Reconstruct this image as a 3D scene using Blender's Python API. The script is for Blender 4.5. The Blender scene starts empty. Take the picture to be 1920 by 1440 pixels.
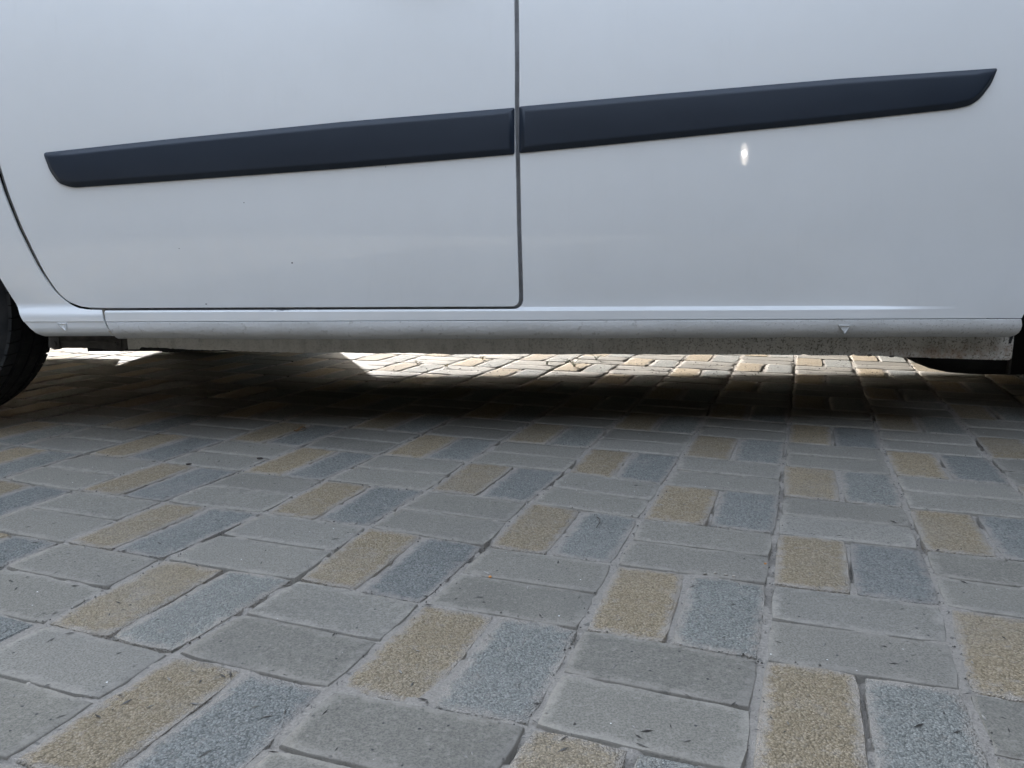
import bpy, bmesh, math, random
import numpy as np
from mathutils import Vector, Matrix
random.seed(7); rng = np.random.default_rng(11)
S = bpy.context.scene; C = S.collection
R = math.radians
# ------------------------------------------------------------------ camera
F, RX, RO, RZ, CH = 1483.0, 1.39606, -0.003784, 0.35406, 0.4418
EX, EY, CELL = 0.11068, -4.12552, 0.202
def _rot(rx, ro):
    return Matrix.Rotation(rx, 3, 'X') @ Matrix.Rotation(ro, 3, 'Z')
RM = _rot(RX, RO)
cam = bpy.data.cameras.new('camera'); cam_o = bpy.data.objects.new('camera', cam); C.objects.link(cam_o)
cam_o.matrix_world = Matrix.Translation((0, 0, CH)) @ RM.to_4x4()
cam.sensor_width = 36.0; cam.lens = 36.0 * F / 1920.0
cam.clip_start = 0.02; cam.clip_end = 2000
S.camera = cam_o
# ------------------------------------------------------------------ light
SUN_EL, SHX, SHY = R(12.8), 0.40, -1.0       # elevation, heading of the shadows
world = bpy.data.worlds.new('World'); S.world = world; world.use_nodes = True
wn, wl = world.node_tree.nodes, world.node_tree.links
bg = wn['Background']; sky = wn.new('ShaderNodeTexSky'); sky.sky_type = 'NISHITA'; sky.sun_disc = False
sky.sun_elevation = SUN_EL; sky.sun_rotation = math.atan2(-SHX, -SHY) ; sky.dust_density = 2.0; sky.altitude = 50
hs = wn.new('ShaderNodeHueSaturation'); hs.inputs['Saturation'].default_value = 0.54
wl.new(sky.outputs[0], hs.inputs['Color']); wl.new(hs.outputs[0], bg.inputs[0]); bg.inputs[1].default_value = 0.15
sl = bpy.data.lights.new('sun', 'SUN'); sl.energy = 2.0; sl.angle = R(1.4); sl.color = (1, .975, .955)
sun = bpy.data.objects.new('sun', sl); C.objects.link(sun)
hv = Vector((SHX, SHY, 0)).normalized() * math.cos(SUN_EL); ld = Vector((hv.x, hv.y, -math.sin(SUN_EL)))
sun.rotation_euler = ld.to_track_quat('-Z', 'Y').to_euler(); sun.location = (0, 0, 6)
S.render.engine = 'CYCLES'
S.view_settings.view_transform = 'Standard'; S.view_settings.look = 'None'; S.view_settings.gamma = 1
S.view_settings.exposure = 3.6
# ------------------------------------------------------------------ helpers
def at(px, py, Y):
    d = RM @ Vector(((px - 960) / F, -(py - 720) / F, -1)); t = Y / d.y
    return Vector((d.x * t, Y, CH + d.z * t))
def tag(o, label=None, cat=None, group=None, kind=None):
    for k, v in (('label', label), ('category', cat), ('group', group), ('kind', kind)):
        if v: o[k] = v
    return o
def link(name, me, mat=None, parent=None, smooth=False):
    o = bpy.data.objects.new(name, me); C.objects.link(o)
    if mat: me.materials.append(mat)
    if smooth:
        me.polygons.foreach_set('use_smooth', [True] * len(me.polygons))
    if parent: o.parent = parent
    return o
def mesh(name, vs, fs, mat=None, parent=None, smooth=False, sharp=None):
    me = bpy.data.meshes.new(name); me.from_pydata([tuple(v) for v in vs], [], fs); me.update()
    o = link(name, me, mat, parent, smooth)
    if sharp is not None: me.set_sharp_from_angle(angle=R(sharp))
    return o
def fix_normals(o):
    bm = bmesh.new(); bm.from_mesh(o.data); bmesh.ops.recalc_face_normals(bm, faces=bm.faces); bm.to_mesh(o.data); bm.free()
def bevel(o, w, seg=2, ang=40, harden=True):
    m = o.modifiers.new('bevel', 'BEVEL'); m.width = w; m.segments = seg; m.limit_method = 'ANGLE'; m.angle_limit = R(ang); m.harden_normals = harden
    return o
def box(name, x0, x1, y0, y1, z0, z1, mat, parent=None, bv=0):
    vs = [(x, y, z) for z in (z0, z1) for y in (y0, y1) for x in (x0, x1)]
    fs = [(0, 2, 3, 1), (4, 5, 7, 6), (0, 1, 5, 4), (2, 6, 7, 3), (0, 4, 6, 2), (1, 3, 7, 5)]
    o = mesh(name, vs, fs, mat, parent, smooth=bv > 0)
    if bv: bevel(o, bv)
    return o
def smooth01(t):
    t = min(1, max(0, t)); return t * t * (3 - 2 * t)
def interp(x, pts):
    if x <= pts[0][0]: return pts[0][1]
    for (a, b), (c, d) in zip(pts, pts[1:]):
        if x <= c: return b + (d - b) * (x - a) / (c - a)
    return pts[-1][1]
_G = rng.random((256, 256))
def vnoise(x, y, s):
    x = np.asarray(x, float) / s + 57.3; y = np.asarray(y, float) / s + 91.7
    i = np.floor(x).astype(int); j = np.floor(y).astype(int); u = x - i; v = y - j
    u = u * u * (3 - 2 * u); v = v * v * (3 - 2 * v); g = lambda a, b: _G[a % 256, b % 256]
    return (g(i, j) * (1 - u) + g(i + 1, j) * u) * (1 - v) + (g(i, j + 1) * (1 - u) + g(i + 1, j + 1) * u) * v
# ------------------------------------------------------------------ materials
class NT:
    def __init__(s, name):
        s.m = bpy.data.materials.new(name); s.m.use_nodes = True; s.t = s.m.node_tree; s.b = s.t.nodes['Principled BSDF']
        s.pos = s.n('ShaderNodeNewGeometry').outputs['Position']
    def n(s, ty, **kw):
        x = s.t.nodes.new(ty)
        for k, v in kw.items(): setattr(x, k, v)
        return x
    def l(s, a, b): s.t.links.new(a, b)
    def vec(s, scale=(1, 1, 1)):
        mp = s.n('ShaderNodeMapping'); mp.inputs['Scale'].default_value = scale; s.l(s.pos, mp.inputs[0]); return mp.outputs[0]
    def noise(s, scale, detail=3, rough=.55, v=None, dist=0):
        x = s.n('ShaderNodeTexNoise'); x.inputs['Scale'].default_value = scale; x.inputs['Detail'].default_value = detail
        x.inputs['Roughness'].default_value = rough; x.inputs['Distortion'].default_value = dist; s.l(v or s.pos, x.inputs['Vector']); return x.outputs[0]
    def voro(s, scale, feature='F1', out='Distance'):
        x = s.n('ShaderNodeTexVoronoi'); x.feature = feature; x.inputs['Scale'].default_value = scale; s.l(s.pos, x.inputs['Vector']); return x.outputs[out]
    def ramp(s, fac, stops, interp='LINEAR'):
        x = s.n('ShaderNodeValToRGB'); cr = x.color_ramp; cr.interpolation = interp
        while len(cr.elements) < len(stops): cr.elements.new(.5)
        for e, (p, c) in zip(cr.elements, stops):
            e.position = p; e.color = (c, c, c, 1) if isinstance(c, (int, float)) else (*c, 1)
        s.l(fac, x.inputs[0]); return x.outputs[0]
    def mix(s, fac, a, b, mode='MIX'):
        x = s.n('ShaderNodeMix', data_type='RGBA', blend_type=mode); x.clamp_result = False
        for sock, v in ((x.inputs[0], fac), (x.inputs[6], a), (x.inputs[7], b)):
            if isinstance(v, (int, float)): sock.default_value = v if sock == x.inputs[0] else (v, v, v, 1)
            elif isinstance(v, tuple): sock.default_value = (*v, 1)
            else: s.l(v, sock)
        return x.outputs[2]
    def math(s, op, a, b=None, c=None):
        x = s.n('ShaderNodeMath', operation=op)
        for i, v in enumerate((a, b, c)):
            if v is None: continue
            if isinstance(v, (int, float)): x.inputs[i].default_value = v
            else: s.l(v, x.inputs[i])
        return x.outputs[0]
    def maprange(s, v, a, b, c=0, d=1, smooth=False):
        x = s.n('ShaderNodeMapRange'); x.inputs[1].default_value = a; x.inputs[2].default_value = b; x.inputs[3].default_value = c; x.inputs[4].default_value = d
        if smooth: x.interpolation_type = 'SMOOTHSTEP'
        s.l(v, x.inputs[0]); return x.outputs[0]
    def bump(s, h, strength=1, dist=.001, normal=None):
        x = s.n('ShaderNodeBump'); x.inputs['Strength'].default_value = strength; x.inputs['Distance'].default_value = dist
        s.l(h, x.inputs['Height'])
        if normal: s.l(normal, x.inputs['Normal'])
        s.l(x.outputs[0], s.b.inputs['Normal']); return x.outputs[0]
    def attr(s, name, out='Fac'):
        x = s.n('ShaderNodeAttribute'); x.attribute_name = name; return x.outputs[out]
    def axes(s):
        x = s.n('ShaderNodeSeparateXYZ'); s.l(s.pos, x.inputs[0]); return x.outputs
    def set(s, **kw):
        for k, v in kw.items():
            sock = s.b.inputs[k.replace('_', ' ')]
            if isinstance(v, (int, float)): sock.default_value = v
            elif isinstance(v, tuple): sock.default_value = (*v, 1)
            else: s.l(v, sock)
        return s.m
def mat_paint():
    t = NT('white_paint')
    big = t.noise(2.2, 4, .5); mid = t.noise(14, 3)
    c = t.mix(t.maprange(big, .35, .7), (.74, .752, .757), (.77, .782, .787))
    c = t.mix(t.maprange(mid, .4, .75, 0, .25), c, (.70, .71, .71))
    ax = t.axes()
    # dust film low on the doors
    dust = t.math('MULTIPLY', t.maprange(ax[2], .50, .28, 0, .22), t.maprange(t.noise(5, 5, .6), .3, .7))
    c = t.mix(dust, c, (.52, .525, .52))
    # paint chips: small dark spots, most of them low on the door edge
    for (px, py, r, sx) in ((546, 493, .0016, 1), (382, 571, .001, 2), (457, 380, .0008, 1.5), (334, 466, .0006, 2), (723, 313, .001, .5)):
        q = at(px, py, 1.70)
        dx = t.math('MULTIPLY', t.math('SUBTRACT', ax[0], q.x), 1 / sx); dz = t.math('SUBTRACT', ax[2], q.z)
        d = t.math('SQRT', t.math('ADD', t.math('MULTIPLY', dx, dx), t.math('MULTIPLY', dz, dz)))
        c = t.mix(t.maprange(d, r * .8, r * 1.3, 1, 0), c, (.05, .05, .06))
    # scraped patch on the ledge below the door
    s = t.noise(160, 4, .7, t.vec((.25, 1, 1.6)))
    zone = t.math('MULTIPLY', t.math('MULTIPLY', t.maprange(ax[2], .3018, .3030), t.maprange(ax[2], .3075, .3060)), t.math('MULTIPLY', t.maprange(ax[0], -.55, -.50), t.maprange(ax[0], -.40, -.44)))
    c = t.mix(t.math('MULTIPLY', zone, t.maprange(s, .50, .56)), c, (.06, .07, .09))
    # grime under the door mouldings: thin runs
    run = t.noise(60, 3, .6, t.vec((1, 1, .08)))
    c = t.mix(t.math('MULTIPLY', t.maprange(run, .60, .78, 0, .05), t.maprange(t.noise(5, 2), .4, .6)), c, (.40, .39, .37))
    o = t.noise(900, 2); o2 = t.noise(3.2, 2)
    h = t.math('ADD', t.math('MULTIPLY', o, .0004), t.math('MULTIPLY', o2, 1.0))
    t.bump(h, .35, .0012)
    return t.set(Base_Color=c, Roughness=.42, Coat_Weight=.9, Coat_Roughness=.03, Coat_IOR=1.5, Specular_IOR_Level=.4)
def mat_chipguard():
    t = NT('textured_underseal_white'); ax = t.axes()
    g = t.noise(260, 3, .6); g2 = t.noise(70, 3, .6); big = t.noise(5, 4, .6)
    c = t.mix(t.maprange(big, .35, .65), (.58, .58, .57), (.68, .68, .675))
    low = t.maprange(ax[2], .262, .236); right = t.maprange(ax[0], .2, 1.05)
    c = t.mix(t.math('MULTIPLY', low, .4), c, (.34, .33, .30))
    pits = t.math('MULTIPLY', t.maprange(g, .60, .68), t.math('ADD', .25, t.math('MULTIPLY', right, .75)))
    c = t.mix(t.math('MULTIPLY', pits, .55), c, (.16, .15, .13))
    c = t.mix(t.math('MULTIPLY', t.maprange(g2, .62, .70), .35), c, (.24, .22, .19))
    t.bump(t.math('ADD', t.math('MULTIPLY', g, .6), g2), .8, .0016)
    return t.set(Base_Color=c, Roughness=.55, Specular_IOR_Level=.35)
def mat_flange():
    t = NT('dirty_flange'); ax = t.axes()
    g = t.noise(220, 4, .65); big = t.noise(9, 4, .6); st = t.noise(55, 3, .6, t.vec((1, 1, .3)))
    c = t.mix(t.maprange(big, .3, .7), (.46, .44, .39), (.58, .56, .52))
    c = t.mix(t.maprange(st, .45, .75, 0, .5), c, (.27, .255, .22))
    c = t.mix(t.math('MULTIPLY', t.maprange(g, .52, .62), t.maprange(ax[0], -.2, .7, .25, .9)), c, (.15, .138, .115))
    rust = t.math('MULTIPLY', t.maprange(ax[0], .72, .95), t.math('MULTIPLY', t.maprange(ax[2], .222, .203), t.maprange(t.noise(45, 5, .7), .38, .6)))
    c = t.mix(t.math('MULTIPLY', rust, .6), c, (.25, .15, .09))
    t.bump(t.math('ADD', g, st), .9, .0016)
    return t.set(Base_Color=c, Roughness=.85, Specular_IOR_Level=.2)
def mat_trim():
    t = NT('dark_door_moulding_plastic')
    big = t.noise(7, 4, .55, t.vec((.4, 1, 1))); fine = t.noise(1200, 2)
    c = t.mix(t.maprange(big, .35, .7), (.014, .022, .036), (.020, .029, .045))
    t.bump(fine, .25, .0004)
    return t.set(Base_Color=c, Roughness=t.maprange(big, .3, .7, .42, .52), Specular_IOR_Level=.38)
def flat(name, c, rough=.6, metal=0, bumpy=None, var=.15, spec=.5):
    t = NT(name); nz = t.noise(30, 4, .6)
    col = t.mix(t.maprange(nz, .35, .65), tuple(x * (1 - var) for x in c), tuple(min(1, x * (1 + var)) for x in c))
    if bumpy: t.bump(t.noise(bumpy[0], 4, .6), 1, bumpy[1])
    return t.set(Base_Color=col, Roughness=rough, Metallic=metal, Specular_IOR_Level=spec)
def mat_grey_paver():
    t = NT('grey_concrete_paver'); tone = t.attr('tone'); edge = t.attr('edge')
    v = t.noise(9, 5, .6); f = t.noise(420, 3, .7)
    c = t.mix(tone, (.168, .159, .137), (.223, .209, .181))
    c = t.mix(t.maprange(v, .3, .7, 0, .55), c, (.239, .224, .193)); 
    c = t.mix(t.maprange(f, .44, .60, 0, .7), c, (.105, .099, .089)); c = t.mix(t.maprange(t.noise(150, 3, .7), .52, .72, 0, .5), c, (.286, .267, .238))
    sp = t.voro(230, 'F1', 'Distance'); rnd = t.voro(230, 'F1', 'Color')
    spec = t.math('MULTIPLY', t.maprange(sp, .28, .18), t.maprange(rnd, .93, .95))
    c = t.mix(spec, c, (.75, .74, .72))
    pit = t.math('MULTIPLY', t.maprange(sp, .4, .25), t.maprange(rnd, .10, .06))
    c = t.mix(pit, c, (.07, .07, .07))
    dn = t.noise(60, 6, .78)
    dust = t.maprange(t.math('SUBTRACT', dn, t.math('MULTIPLY', edge, .26)), .30, .52, 0, .6)
    c = t.mix(dust, c, (.297, .274, .241))
    st = t.noise(3.1, 4, .6); c = t.mix(t.maprange(st, .5, .7, 0, .4), c, (.14, .135, .125))
    c = t.mix(1.0, c, t.ramp(t.math('FRACT', t.math('MULTIPLY', tone, 7.3)), [(0, (.92, .92, .92)), (.5, (1.0, 1.0, .99)), (1, (1.06, 1.065, 1.075))]), 'MULTIPLY')
    h = t.math('ADD', t.math('MULTIPLY', f, .5), t.math('SUBTRACT', t.math('MULTIPLY', t.noise(90, 4, .6), .8), t.math('MULTIPLY', pit, .8)))
    t.bump(h, .9, .0012)
    return t.set(Base_Color=c, Roughness=.85, Specular_IOR_Level=.04)
def mat_rough_paver(name, a, b, dark, light):
    t = NT(name); tone = t.attr('tone'); edge = t.attr('edge')
    sp = t.voro(430, 'F1', 'Distance'); rc = t.n('ShaderNodeSeparateColor'); t.l(t.voro(430, 'F1', 'Color'), rc.inputs[0])
    c = t.mix(tone, a, b)
    c = t.mix(t.maprange(rc.outputs[0], .55, .95, 0, .75), c, light)
    c = t.mix(t.maprange(rc.outputs[1], .62, .95, 0, .8), c, dark)
    c = t.mix(t.maprange(sp, .45, .8, 0, .5), c, tuple(x * .5 for x in dark))
    big = t.noise(16, 4, .6); c = t.mix(t.maprange(big, .45, .75, 0, .4), c, tuple(x * .8 for x in a))
    dn = t.noise(52, 6, .78)
    dust = t.maprange(t.math('SUBTRACT', dn, t.math('MULTIPLY', edge, .27)), .27, .50, 0, .85)
    blotch = t.maprange(t.noise(9, 6, .75), .58, .70, 0, .5)
    dust = t.math('MAXIMUM', dust, blotch)
    c = t.mix(dust, c, (.326, .297, .262))
    c = t.mix(1.0, c, t.ramp(t.math('FRACT', t.math('MULTIPLY', tone, 7.3)), [(0, (.90, .91, .93)), (.5, (1.0, 1.0, 1.0)), (1, (1.09, 1.08, 1.06))]), 'MULTIPLY')
    c = t.mix(t.maprange(t.noise(2.6, 4, .6), .48, .7, 0, .35), c, (.24, .232, .215))
    h = t.math('ADD', t.math('MULTIPLY', sp, -1.1), t.noise(300, 3, .7))
    t.bump(h, 1, .0022)
    return t.set(Base_Color=c, Roughness=.9, Specular_IOR_Level=.05)
def mat_sand():
    t = NT('joint_sand'); f = t.noise(330, 4, .7); g = t.noise(75, 4, .65); v = t.noise(6, 3)
    c = t.mix(t.maprange(f, .35, .7), (0.231, 0.212, 0.190), (0.356, 0.329, 0.293))
    c = t.mix(t.maprange(v, .4, .7, 0, .5), c, (0.283, 0.259, 0.224))
    c = t.mix(t.maprange(g, .60, .66, 0, .85), c, (0.146, 0.140, 0.128))
    t.bump(t.math('ADD', f, g), 1, .003)
    return t.set(Base_Color=c, Roughness=.97, Specular_IOR_Level=.05)
def mat_rubber():
    t = NT('tyre_rubber'); n = t.noise(25, 4, .6)
    c = t.mix(t.maprange(n, .35, .7), (.012, .013, .015), (.030, .030, .030))
    t.bump(t.noise(300, 3), .6, .0008)
    return t.set(Base_Color=c, Roughness=.8, Specular_IOR_Level=.3)
def mat_glass():
    t = NT('dark_car_glass'); return t.set(Base_Color=(.015, .02, .022), Roughness=.03, Coat_Weight=1.0, Coat_Roughness=.02)
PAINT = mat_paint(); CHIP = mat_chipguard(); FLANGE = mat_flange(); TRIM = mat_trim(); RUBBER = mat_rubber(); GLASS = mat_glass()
BLACK = flat('black_plastic', (.02, .02, .021), .6, 0, (200, .0006)); UNDER = flat('underbody_coating', (.014, .014, .013), .9, 0, (60, .002))
STEEL = flat('grey_steel', (.30, .30, .31), .4, .9); RUSTY = flat('grimy_steel', (.075, .068, .06), .8, .2, (150, .001), .4)
SEAL = flat('cracked_sealant', (.30, .27, .22), .8, 0, (180, .002), .45)
GREYP = mat_grey_paver(); SAND = mat_sand()
TANP = mat_rough_paver('tan_exposed_paver', (.280, .228, .155), (.318, .259, .178), (.172, .140, .097), (.404, .340, .252))
BLUEP = mat_rough_paver('blue_grey_exposed_paver', (.203, .207, .193), (.236, .239, .221), (.126, .129, .121), (.333, .335, .312))
# ------------------------------------------------------------------ paving
G2W = Matrix.Rotation(-RZ, 2)
def g2w(u, v):
    p = G2W @ Vector((u - EX, v - EY)); return Vector((p.x * CELL, p.y * CELL))
def ground(px, py):
    d = RM @ Vector(((px - 960) / F, -(py - 720) / F, -1)); t = -CH / d.z; return Vector((d.x * t, d.y * t))
MEAS = {(0,0):(1430,1237),(0,1):(1444,1095),(0,2):(1455,1001),(0,3):(1466,929),(-1,0):(1090,1179),(-1,1):(1152,1058),(-1,2):(1202,972),(-1,3):(1240,910),
(-1,-1):(995,1360),(-2,-1):(620,1292),(-2,0):(792,1132),(-2,1):(911,1024),(-2,2):(993,941),(-2,3):(1067,883),
(-3,-1):(325,1225),(-3,0):(556,1087),(-3,1):(690,988),(-3,2):(808,917),(-3,3):(878,866),
(-4,-1):(82,1170),(-4,0):(305,1048),(-4,1):(498,960),(-4,2):(605,900),(1,0):(1810,1295),(1,1):(1770,1137),(1,2):(1730,1030),(1,3):(1700,952)}
NODE = {}
def node(i, j):
    if (i, j) not in NODE:
        base = g2w(i, j)
        if (i, j) in MEAS:
            d = ground(*MEAS[i, j]) - base
            if d.length > .011: d *= .011 / d.length
        else:
            r = random.Random(i * 977 + j * 131); d = Vector((r.uniform(-.003, .003), r.uniform(-.003, .003)))
        NODE[i, j] = base + d
    return NODE[i, j]
def bil(q, a, b):
    return (q[0] * (1 - a) + q[1] * a) * (1 - b) + (q[3] * (1 - a) + q[2] * a) * b
def paver_geo(q, a0, a1, b0, b1, r, simple=False):
    """vertices of one brick inside the module quad q"""
    wa, wb = (bil(q, a1, .5) - bil(q, a0, .5)).length, (bil(q, .5, b1) - bil(q, .5, b0)).length
    g = r.uniform(.0018, .0044); g2 = r.uniform(.0018, .0044); h1, h2 = r.uniform(.0008, .0020), r.uniform(.0008, .0020); wA, wB = a1 - a0, b1 - b0
    a0 += g / wa * wA; a1 -= g2 / wa * wA; b0 += h1 / wb * wB; b1 -= h2 / wb * wB
    dz = r.uniform(-.0005, .0009); tx, ty = r.uniform(-.004, .004), r.uniform(-.004, .004)
    per = []
    na, nb = ((2, 2) if simple else ((6, 3) if wa > wb else (3, 6)))
    for k in range(na): per.append((k / na, 0))
    for k in range(nb): per.append((1, k / nb))
    for k in range(na): per.append((1 - k / na, 1))
    for k in range(nb): per.append((0, 1 - k / nb))
    cen = bil(q, (a0 + a1) / 2, (b0 + b1) / 2); vs = []; edge = []
    jit = [r.uniform(-.0013, .0013) for _ in per]
    rings = ((0, -.03, 0), (0, -.0016, 0), (.0014, -.0002, 0), (.016, .0002, 1))
    if simple: rings = ((0, -.03, 0), (0, -.003, 0), (.0035, 0, 1))
    for ins, z, e in rings:
        for (s, t), j in zip(per, jit):
            p = bil(q, a0 + (a1 - a0) * s, b0 + (b1 - b0) * t); d = p - cen; L = d.length
            k = ins + j
            # inset parallel to the sides
            s2 = min(max(s, k / wa), 1 - k / wa) if s in (0, 1) else s
            t2 = min(max(t, k / wb), 1 - k / wb) if t in (0, 1) else t
            if s in (0, 1) and t in (0, 1) and ins < .01:      # worn corner
                s2 = abs(s - (.0025 + ins) / wa); t2 = abs(t - (.0025 + ins) / wb)
            p = bil(q, a0 + (a1 - a0) * s2, b0 + (b1 - b0) * t2); o = p - cen
            vs.append((o.x, o.y, z + dz + o.x * tx + o.y * ty)); edge.append(e)
    n = len(per); fs = []
    for k in range(len(rings) - 1):
        for i in range(n):
            fs.append((k * n + i, k * n + (i + 1) % n, (k + 1) * n + (i + 1) % n, (k + 1) * n + i))
    fs.append(tuple((len(rings) - 1) * n + i for i in range(n)))
    return cen, vs, fs, edge
def set_attr(me, edge, tone):
    a = me.attributes.new('edge', 'FLOAT', 'POINT'); a.data.foreach_set('value', edge)
    a = me.attributes.new('tone', 'FLOAT', 'POINT'); a.data.foreach_set('value', tone)
# the sand bed the bricks are laid in: real relief, sunk a little below the bricks
nx, ny = 860, 640; X = np.linspace(-2.0, 2.0, nx); Y = np.linspace(.55, 3.45, ny); GX, GY = np.meshgrid(X, Y)
Z = -.0013 + .0034 * (vnoise(GX, GY, .035) - .5) + .0020 * (vnoise(GX, GY, .011) - .5) + .0008 * (vnoise(GY, GX, .0055) - .5)
crack = np.clip((vnoise(GX, GY, .09) - .64) / .05, 0, 1) * np.clip((vnoise(GY, GX, .02) - .3) / .2, 0, 1); 
_c, _s = math.cos(RZ), math.sin(RZ); GV = (GX * _s + GY * _c) / CELL + EY
dv = np.abs(GV * 2 - np.round(GV * 2)) / 2 * CELL; Z -= np.clip(1 - dv / .009, 0, 1) * .0045 * np.clip((vnoise(GX, GY, .05) - .3) / .25, 0, 1)
Z = np.minimum(Z, -.0007) - crack * .008
border = np.minimum.reduce([(GX + 2) / .3, (2 - GX) / .3, (GY - .55) / .2, (3.45 - GY) / .2]); Z = np.where(border < .06, -.0045, Z)
vs = np.stack([GX, GY, Z], -1).reshape(-1, 3)
ii = np.arange(nx * ny).reshape(ny, nx); fs = np.stack([ii[:-1, :-1], ii[:-1, 1:], ii[1:, 1:], ii[1:, :-1]], -1).reshape(-1, 4)
pavement = mesh('pavement', vs.tolist(), fs.tolist(), SAND, None, True); tag(pavement, kind='structure')
me = bpy.data.meshes.new('ground'); bm = bmesh.new()
gr = [(-600, -600), (600, -600), (600, 600), (-600, 600)]; inn = [(-1.99, .56), (1.99, .56), (1.99, 3.44), (-1.99, 3.44)]
ov = [bm.verts.new((x, y, -.0045)) for x, y in gr]; iv = [bm.verts.new((x, y, -.0045)) for x, y in inn]
for k in range(4): bm.faces.new((ov[k], ov[(k + 1) % 4], iv[(k + 1) % 4], iv[k]))
bm.to_mesh(me); bm.free(); tag(link('ground', me, SAND), kind='structure')
def brick_kind(i, j, k):
    return (TANP if k == 0 else BLUEP) if (i + j) % 2 else GREYP
def seen(p, m=60):
    v = RM.transposed() @ Vector((p.x, p.y, -CH))
    if v.z >= -.05: return False
    x, y = 960 + F * v.x / -v.z, 720 - F * v.y / -v.z
    return -m - 60 < x < 1980 + m and 640 < y < 1500 + m
cells = []
for i in range(-34, 35):
    for j in range(-30, 40):
        q = [node(i, j), node(i + 1, j), node(i + 1, j + 1), node(i, j + 1)]
        for k in range(2):
            rect = ((k * .5, k * .5 + .5, 0, 1) if (i + j) % 2 else (0, 1, k * .5, k * .5 + .5))
            c = bil(q, (rect[0] + rect[1]) / 2, (rect[2] + rect[3]) / 2)
            cells.append((0 if seen(c) else 1, c.length, i, j, k, q, rect))
cells.sort(key=lambda c: (c[0], c[1]))
rest = {}
for n, (hid, dist, i, j, k, q, rect) in enumerate(cells):
    if dist > 6.5: continue
    r = random.Random(i * 7919 + j * 104729 + k); m = brick_kind(i, j, k); tone = r.random()
    if n < 300:
        cen, v, f, e = paver_geo(q, *rect, r)
        me = bpy.data.meshes.new('paver'); me.from_pydata(v, [], f); me.materials.append(m)
        set_attr(me, e, [tone] * len(v)); me.polygons.foreach_set('use_smooth', [True] * len(me.polygons)); me.set_sharp_from_angle(angle=R(50))
        o = bpy.data.objects.new('paver', me); C.objects.link(o); o.location = (cen.x, cen.y, 0); o.parent = pavement
    else:
        cen, v, f, e = paver_geo(q, *rect, r, True)
        V, Fc, Eg, Tn = rest.setdefault(m.name, ([], [], [], [])); b = len(V)
        V += [(x + cen.x, y + cen.y, z) for x, y, z in v]; Fc += [tuple(b + a for a in ff) for ff in f]; Eg += e; Tn += [tone] * len(v)
V, Fc, Eg, Tn, Mi = [], [], [], [], []
for mi, (mn, (v, f, e, tn)) in enumerate(rest.items()):
    b = len(V); V += v; Fc += [tuple(b + a for a in ff) for ff in f]; Eg += e; Tn += tn; Mi += [mi] * len(f)
o = mesh('outer_pavers', V, Fc, None, pavement); set_attr(o.data, Eg, Tn)
for mn in rest: o.data.materials.append(bpy.data.materials[mn])
o.data.polygons.foreach_set('material_index', Mi); o['kind'] = 'stuff'

# ------------------------------------------------------------------ the van
van = bpy.data.objects.new('panel_van', None); C.objects.link(van); van.location = (0, 2.6, 0)
tag(van, 'white panel van parked on block paving with dark blue-grey door mouldings', 'van')
PV = Matrix.Translation((0, -2.6, 0))
def part(name, vs, fs, mat, parent=None, smooth=True, sharp=45, weld=0):
    o = mesh(name, vs, fs, mat, None, smooth)
    bm = bmesh.new(); bm.from_mesh(o.data)
    if weld:
        bmesh.ops.remove_doubles(bm, verts=bm.verts, dist=weld); bmesh.ops.dissolve_degenerate(bm, edges=bm.edges, dist=weld)
        bmesh.ops.triangulate(bm, faces=[f for f in bm.faces if len(f.verts) > 4])
    bmesh.ops.recalc_face_normals(bm, faces=bm.faces); bm.to_mesh(o.data); bm.free()
    if sharp is not None: o.data.set_sharp_from_angle(angle=R(sharp))
    if parent is None: parent = van
    o.parent = parent; o.matrix_parent_inverse = PV if parent is van else Matrix.Identity(4)
    return o
def adopt(o, parent=None):
    o.parent = parent or van; o.matrix_parent_inverse = PV if o.parent is van else Matrix.Identity(4); return o
Y0 = 1.70; XF, XR, ZR = -2.25, 2.32, 1.80; YC, WID = Y0 + .915, 1.83
def prof(z):
    y = Y0 + (.20 if z > .62 else .15) * (z - .62) ** 2
    if z > 1.0: y = Y0 + .20 * .38 ** 2 + .152 * (z - 1.0) + .09 * (z - 1.0) ** 2
    return y
FC, RC, WR = (-1.41, .31), (1.60, .31), .31
def arch_f(z):   # rear edge of the front arch
    return interp(z, [(.245, -1.022), (.257, -1.034), (.282, -1.053), (.335, -1.077), (.39, -1.10), (.45, -1.128), (.52, -1.175), (.58, -1.235), (.63, -1.31), (.66, -1.41)])
def arch_r(z):   # front edge of the rear arch
    return interp(z, [(.25, 1.088), (.278, 1.098), (.39, 1.14), (.45, 1.168), (.52, 1.215), (.58, 1.275), (.64, 1.40), (.67, 1.60)])
def zs(*spans):
    out = []
    for a, b, n in spans:
        out += [a + (b - a) * i / n for i in range(n)]
    out.append(spans[-1][1]); return out
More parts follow.
